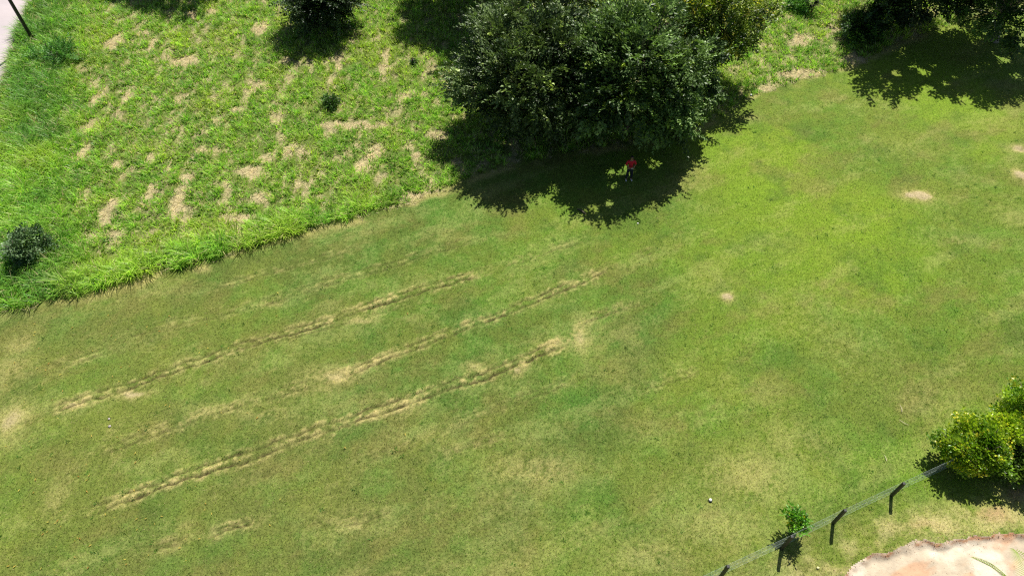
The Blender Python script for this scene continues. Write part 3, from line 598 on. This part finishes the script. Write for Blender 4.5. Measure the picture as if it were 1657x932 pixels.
# ------------------------------------------------------------------ palm at the lower right, outside the frame but for two fronds
def palm():
    c = P(1668, 985, 3.1); b = under(c); root = empty('palm_tree', b); tag(root, 'small palm whose green frond tips reach in at the bottom right corner', 'palm')
    h = c[2]-b[2]; bm = bmesh.new(); tube(bm, [(0, 0, -.1), (.04, 0, h*.5), (0, 0, h)], [.16, .12, .1], 10); bm_obj('trunk', bm, M_BARK, root, True)
    tips = [(P(1567, 911, 2.6), 1), (P(1640, 893, 2.9), 1)]
    dirs = [(Vector(t)-Vector(c)) for t, _ in tips]
    angs = [math.atan2(d.y, d.x) for d in dirs]+[-2.6, -2.0, -1.3, -.7, -.1, .5, 1.0]
    lens = [Vector((d.x, d.y, 0)).length for d in dirs]+[2.0]*7
    for i, (a, ln) in enumerate(zip(angs, lens)):
        bm = bmesh.new(); rs = []
        N_ = 26
        for k in range(N_+1):
            t = k/N_; rs.append(Vector((math.cos(a)*ln*t, math.sin(a)*ln*t, h+.55*math.sin(t*2.4)-.42*t*t)))
        tube(bm, rs, [.03*(1-t/N_)+.006 for t in range(N_+1)], 4)
        fold = .25 if i == 0 else 1.0
        s = Vector((-math.sin(a), math.cos(a), 0)); f = Vector((math.cos(a), math.sin(a), 0))
        for k in range(3, N_+1):
            for sd in (-1, 1):
                t = k/N_; l_ = (.5*math.sin(t*2.7+.25)+.1)*(.75 if i == 0 else 1); d = (s*sd*fold*.8+f*(.65 if i else 1.1)+Vector((0, 0, -.15 if i else .05))).normalized(); p = rs[k]
                w = d.cross(Vector((0, 0, 1))).normalized()*.018
                v = [bm.verts.new(p), bm.verts.new(p+d*l_*.45+w), bm.verts.new(p+d*l_+Vector((0, 0, -.08))), bm.verts.new(p+d*l_*.45-w+Vector((0, 0, .012)))]
                bm.faces.new(v)
        bm_obj('frond', bm, M_PALM, root)
M_PALM = plain('palm_leaf', (0.22, 0.30, 0.05), .45, .3, 5)
palm()

# ------------------------------------------------------------------ person
def skin_mesh(name, nodes, edges, mat, parent, root_i=0, lv=1):
    me = bpy.data.meshes.new(name); me.from_pydata([n[:3] for n in nodes], edges, []); me.materials.append(mat)
    o = bpy.data.objects.new(name, me); COL.objects.link(o); o.parent = parent
    md = o.modifiers.new('skin', 'SKIN'); md.use_smooth_shade = True
    sv = me.skin_vertices[0].data if me.skin_vertices else None
    if sv is None:
        bm = bmesh.new(); bm.from_mesh(me); bm.verts.layers.skin.verify(); bm.to_mesh(me); bm.free(); sv = me.skin_vertices[0].data
    for i, n in enumerate(nodes):
        sv[i].radius = (n[3], n[4] if len(n) > 4 else n[3]); sv[i].use_root = (i == root_i)
    if lv:
        ms = o.modifiers.new('smooth', 'SUBSURF'); ms.levels = lv; ms.render_levels = lv
    return o
def person():
    b = at(1017, 291); root = empty('person', (b.x, b.y, gz(b.x, b.y)), math.radians(4)); tag(root, 'person in a red shirt, dark jeans and white shoes holding a controller under the tree', 'person')
    # facing -Y (towards the camera)
    N = [(0, 0, .95, .135, .10), (0, 0, 1.12, .125, .09), (0, 0, 1.32, .15, .10), (0, 0, 1.44, .10, .08), (0, 0, 1.52, .055), (0, -.01, 1.60, .075, .085), (0, -.005, 1.68, .08, .095), (0, 0, 1.75, .05, .06)]
    E_ = [(0, 1), (1, 2), (2, 3), (3, 4), (4, 5), (5, 6), (6, 7)]
    for s in (-1, 1):
        i = len(N)
        N += [(s*.10, 0, .88, .085), (s*.13, -.01, .50, .06), (s*.15, .01, .09, .04), (s*.165, -.10, .04, .04)]
        E_ += [(0, i), (i, i+1), (i+1, i+2), (i+2, i+3)]
        i = len(N)
        N += [(s*.19, 0, 1.41, .06), (s*.26, .02, 1.15, .045), (s*.13, -.22, 1.12, .035), (s*.095, -.265, 1.125, .03, .02)]
        E_ += [(3, i), (i, i+1), (i+1, i+2), (i+2, i+3)]
        w = i+3
        for j, (dx, dz, l_) in enumerate(((-.03, .02, .05), (-.012, .028, .06), (.008, .026, .058), (.025, .015, .045))):
            k = len(N); N += [(s*(.085+dx*.6), -.30, 1.125+dz, .009), (s*(.075+dx), -.30-l_*.6, 1.12+dz*.6, .008)]; E_ += [(w, k), (k, k+1)]
        k = len(N); N += [(s*.07, -.28, 1.155, .010), (s*.055, -.31, 1.165, .009)]; E_ += [(w, k), (k, k+1)]
    body = skin_mesh('body', N, E_, M_SKIN, root)
    # nose, ears, eyes, mouth
    bm = bmesh.new()
    tube(bm, [(0, -.09, 1.66), (0, -.118, 1.625), (0, -.095, 1.615)], [.008, .016, .012], 6); bm_obj('nose', bm, M_SKIN, root, True)
    for s in (-1, 1):
        bm = bmesh.new(); tube(bm, [(s*.078, 0, 1.67), (s*.09, .012, 1.64), (s*.076, 0, 1.61)], [.008, .014, .008], 6); bm_obj('ear', bm, M_SKIN, root, True)
    for s in (-1, 1):
        bm = bmesh.new(); bmesh.ops.create_uvsphere(bm, u_segments=8, v_segments=6, radius=.012)
        for v in bm.verts: v.co += Vector((s*.032, -.088, 1.665))
        bm_obj('eye', bm, M_HAIR, root)
    bm = bmesh.new(); box(bm, (0, -.093, 1.583), (.045, .012, .010), bev=.003); bm_obj('mouth', bm, M_RED, root)
    bm = bmesh.new(); bmesh.ops.create_uvsphere(bm, u_segments=16, v_segments=10, radius=1)
    for v in list(bm.verts):
        if v.co.z < -.35 or (v.co.y < -.45 and v.co.z < .35): bm.verts.remove(v); continue
        v.co = Vector((v.co.x*.096, v.co.y*.108+.008, v.co.z*.105+1.70))
    bm_obj('hair', bm, M_HAIR, root, True)
    sh = [(0, 0, .93, .155, .12), (0, 0, 1.12, .15, .11), (0, 0, 1.32, .175, .12), (0, 0, 1.43, .12, .095), (0, 0, 1.475, .06, .06)]; se = [(0, 1), (1, 2), (2, 3), (3, 4)]
    for s in (-1, 1):
        i = len(sh); sh += [(s*.20, 0, 1.41, .078), (s*.265, .02, 1.20, .07), (s*.262, .005, 1.14, .062)]; se += [(3, i), (i, i+1), (i+1, i+2)]
    skin_mesh('shirt', sh, se, M_RED, root)
    jn = [(0, 0, .96, .15, .115), (0, 0, .88, .13, .11)]; je = [(0, 1)]
    for s in (-1, 1):
        i = len(jn); jn += [(s*.105, 0, .80, .10), (s*.132, -.01, .50, .078), (s*.15, .01, .12, .062)]; je += [(1, i), (i, i+1), (i+1, i+2)]
    skin_mesh('jeans', jn, je, M_DENIM, root)
    for s in (-1, 1):
        sn = [(s*.15, .06, .045, .05, .045), (s*.155, -.04, .045, .052, .045), (s*.172, -.17, .035, .045, .035)]
        skin_mesh('shoe', sn, [(0, 1), (1, 2)], M_WHITE, root)
    # controller in the hands: a thing of its own
    r2 = empty('remote_controller', root.matrix_basis @ Vector((0, -.32, 1.13)), math.radians(4)); r2.rotation_euler = (math.radians(-25), 0, math.radians(4))
    tag(r2, 'small dark remote controller held in both hands of the person in red', 'controller')
    bm = bmesh.new(); box(bm, (0, 0, 0), (.17, .09, .035), bev=.012); bm_obj('housing', bm, M_BLACK, r2)
    bm = bmesh.new(); box(bm, (0, -.06, .03), (.14, .008, .075), bev=.003); bm_obj('screen', bm, M_STONE, r2)
    for s in (-1, 1):
        bm = bmesh.new(); tube(bm, [(s*.05, .01, .015), (s*.05, .01, .035)], [.006, .010], 8); bm_obj('stick', bm, M_BLACK, r2)
        bm = bmesh.new(); tube(bm, [(s*.04, -.05, .01), (s*.05, -.13, .05)], [.006, .006], 6); bm_obj('antenna', bm, M_BLACK, r2)
person()

# ------------------------------------------------------------------ small things on the grass
def rock(name, label, cat, px, py, r, mat, seed, flat=.6):
    p = at(px, py); bm = bmesh.new(); bmesh.ops.create_icosphere(bm, subdivisions=2, radius=r); rg = random.Random(seed)
    for v in bm.verts: v.co *= rg.uniform(.8, 1.15); v.co.z *= flat
    o = bm_obj(name, bm, mat, None, True); o.location = (p.x, p.y, gz(p.x, p.y)+r*flat*.6); return tag(o, label, cat)
rock('stone', 'pale pinkish stone on the left lawn, the lower of two', 'stone', 178, 690, .07, M_STONE, 1)
rock('stone', 'smaller pale stone on the left lawn, just above another stone', 'stone', 177, 678, .055, M_STONE, 2)
rock('fruit', 'round pale yellow fallen fruit on the grass below the fence', 'fruit', 1323, 919, .055, M_FRUIT, 3, .95)
rock('litter_ball', 'small white ball of litter on the meadow edge right of the clump', 'litter', 1215, 155, .07, M_WHITE, 4, .9)
rock('litter_ball', 'tiny white scrap on the lawn below the tip of the big tree shadow', 'litter', 1032, 362, .05, M_WHITE, 5, .6)
# white domed cap lying on a dark ring
p = at(1149, 810); root = empty('white_cap', (p.x, p.y, gz(p.x, p.y))); tag(root, 'small white domed cap with dark rim lying alone on the lower lawn', 'cap')
bm = bmesh.new(); tube(bm, [(0, 0, 0), (0, 0, .04), (0, 0, .055)], [.085, .085, .065], 14); bm_obj('rim', bm, M_BLACK, root)
bm = bmesh.new(); tube(bm, [(0, .01, .05), (0, .01, .085), (0, .01, .11)], [.07, .062, .03], 14); bm_obj('cap', bm, M_WHITE, root, True)
# dark stick by the shadow edge
p = at(941, 343); bm = bmesh.new(); tube(bm, [(-.26, .22, .03), (-.05, .06, .09), (.10, -.10, .07), (.26, -.24, .02)], [.02, .05, .045, .012], 6)
o = bm_obj('fallen_branch', bm, M_DRYSTICK); o.location = (p.x, p.y, gz(p.x, p.y)); tag(o, 'short dark fallen branch on the lawn just below the tree shade', 'branch')
for i, (px, py, pts) in enumerate(((1460, 683, [(-.12, .12, .02), (-.02, 0, .03), (.06, -.08, .03), (.22, -.16, .02)]), (1458, 662, [(0, .2, .02), (.02, 0, .03), (-.03, -.16, .02)]), (1432, 742, [(0, .15, .02), (.01, 0, .03), (0, -.14, .02)]))):
    p = at(px, py); bm = bmesh.new(); tube(bm, pts, [.006, .012, .012, .006][:len(pts)], 5); o = bm_obj('dry_stalk', bm, M_STRAW); o.location = (p.x, p.y, gz(p.x, p.y)+.03)
    tag(o, ['curved pale dry stalk on the lawn left of the hedge', 'short straight pale stalk just above the curved stalk', 'thin upright pale stalk lying nearest the fence'][i], 'stalk')
# fallen leaves, two or three pixels each
n = 110; lx, ly = [], []
while len(lx) < n:
    px = abs(random.gauss(0, 1))*230; py = random.uniform(500, 925)
    if px > 1000: continue
    q = at(px, py)
    lx.append(q.x); ly.append(q.y)
lx = np.array(lx+[at(a, b_).x for a, b_ in ((450, 475), (448, 512), (565, 570), (660, 508), (656, 703))]); ly = np.array(ly+[at(a, b_).y for a, b_ in ((450, 475), (448, 512), (565, 570), (660, 508), (656, 703))]); n = len(lx); l = land(lx, ly)
az = RNG.uniform(0, 6.283, n); s = RNG.uniform(.035, .075, n); T = np.array([[-1, 0, 0], [0, .32, .25], [1, 0, 0], [0, -.32, .25]])
ca, sa = np.cos(az)[:, None], np.sin(az)[:, None]; vx = T[:, 0]*s[:, None]; vy = T[:, 1]*s[:, None]
Vv = np.stack([lx[:, None]+vx*ca-vy*sa, ly[:, None]+vx*sa+vy*ca, l['h'][:, None]+.05+T[:, 2]*s[:, None]], -1).reshape(-1, 3)
q = (np.arange(n)*4)[:, None]; Ff = np.concatenate([q+np.array([[0, 1, 2]]), q+np.array([[0, 2, 3]])])
cc = mix(C(214, 196, 96), np.broadcast_to(C(170, 120, 60), (n, 3)), RNG.random(n)**2); cc[l['ed'] > -.1] *= .5
o = mesh_np('fallen_leaves', Vv, Ff, M_TURF, None, np.repeat(cc, 4, 0)); tag(o, 'yellow and brown fallen leaves scattered over the left side of the lawn', 'leaves', kind='stuff')

# grit and clods on the dirt road and its crumbling edge
N = 9000; x = RNG.uniform(12, 24, N); y = RNG.uniform(7.8, 12.5, N); l = land(x, y)
k = (l['dd'] > -.35) & (RNG.random(N) < np.where(l['dd'] < .25, 1.0, .25)) & ((l['dd'] > 0) | (RNG.random(N) < .35)); x, y = x[k], y[k]; z = l['h'][k]; dq = l['dd'][k]; n = len(x)
t_ = (1+5**.5)/2; ico = np.array([(-1, t_, 0), (1, t_, 0), (-1, -t_, 0), (1, -t_, 0), (0, -1, t_), (0, 1, t_), (0, -1, -t_), (0, 1, -t_), (t_, 0, -1), (t_, 0, 1), (-t_, 0, -1), (-t_, 0, 1)])/1.9
icf = np.array([(0, 11, 5), (0, 5, 1), (0, 1, 7), (0, 7, 10), (0, 10, 11), (1, 5, 9), (5, 11, 4), (11, 10, 2), (10, 7, 6), (7, 1, 8), (3, 9, 4), (3, 4, 2), (3, 2, 6), (3, 6, 8), (3, 8, 9), (4, 9, 5), (2, 4, 11), (6, 2, 10), (8, 6, 7), (9, 8, 1)])
r = .005+.016*RNG.random(n)**4+.012*(dq < .2)*RNG.random(n)**3
Vv = ico[None]*r[:, None, None]*RNG.uniform(.6, 1.3, (n, 12, 3))*np.array([1, 1, .7])+np.stack([x, y, z+r*.2], -1)[:, None, :]
Ff = (np.arange(n)*12)[:, None, None]+icf[None]
cc = mix(C(200, 186, 166), np.broadcast_to(C(170, 128, 92), (n, 3)), np.clip(RNG.random(n)*.8+.3*(dq < .2), 0, 1))*RNG.uniform(.7, 1.15, (n, 1))
tag(mesh_np('grit', Vv.reshape(-1, 3), Ff.reshape(-1, 3), M_SOIL, None, np.repeat(cc, 12, 0)), 'loose grit and clods on the dirt road and along its crumbling edge', 'gravel', kind='stuff')
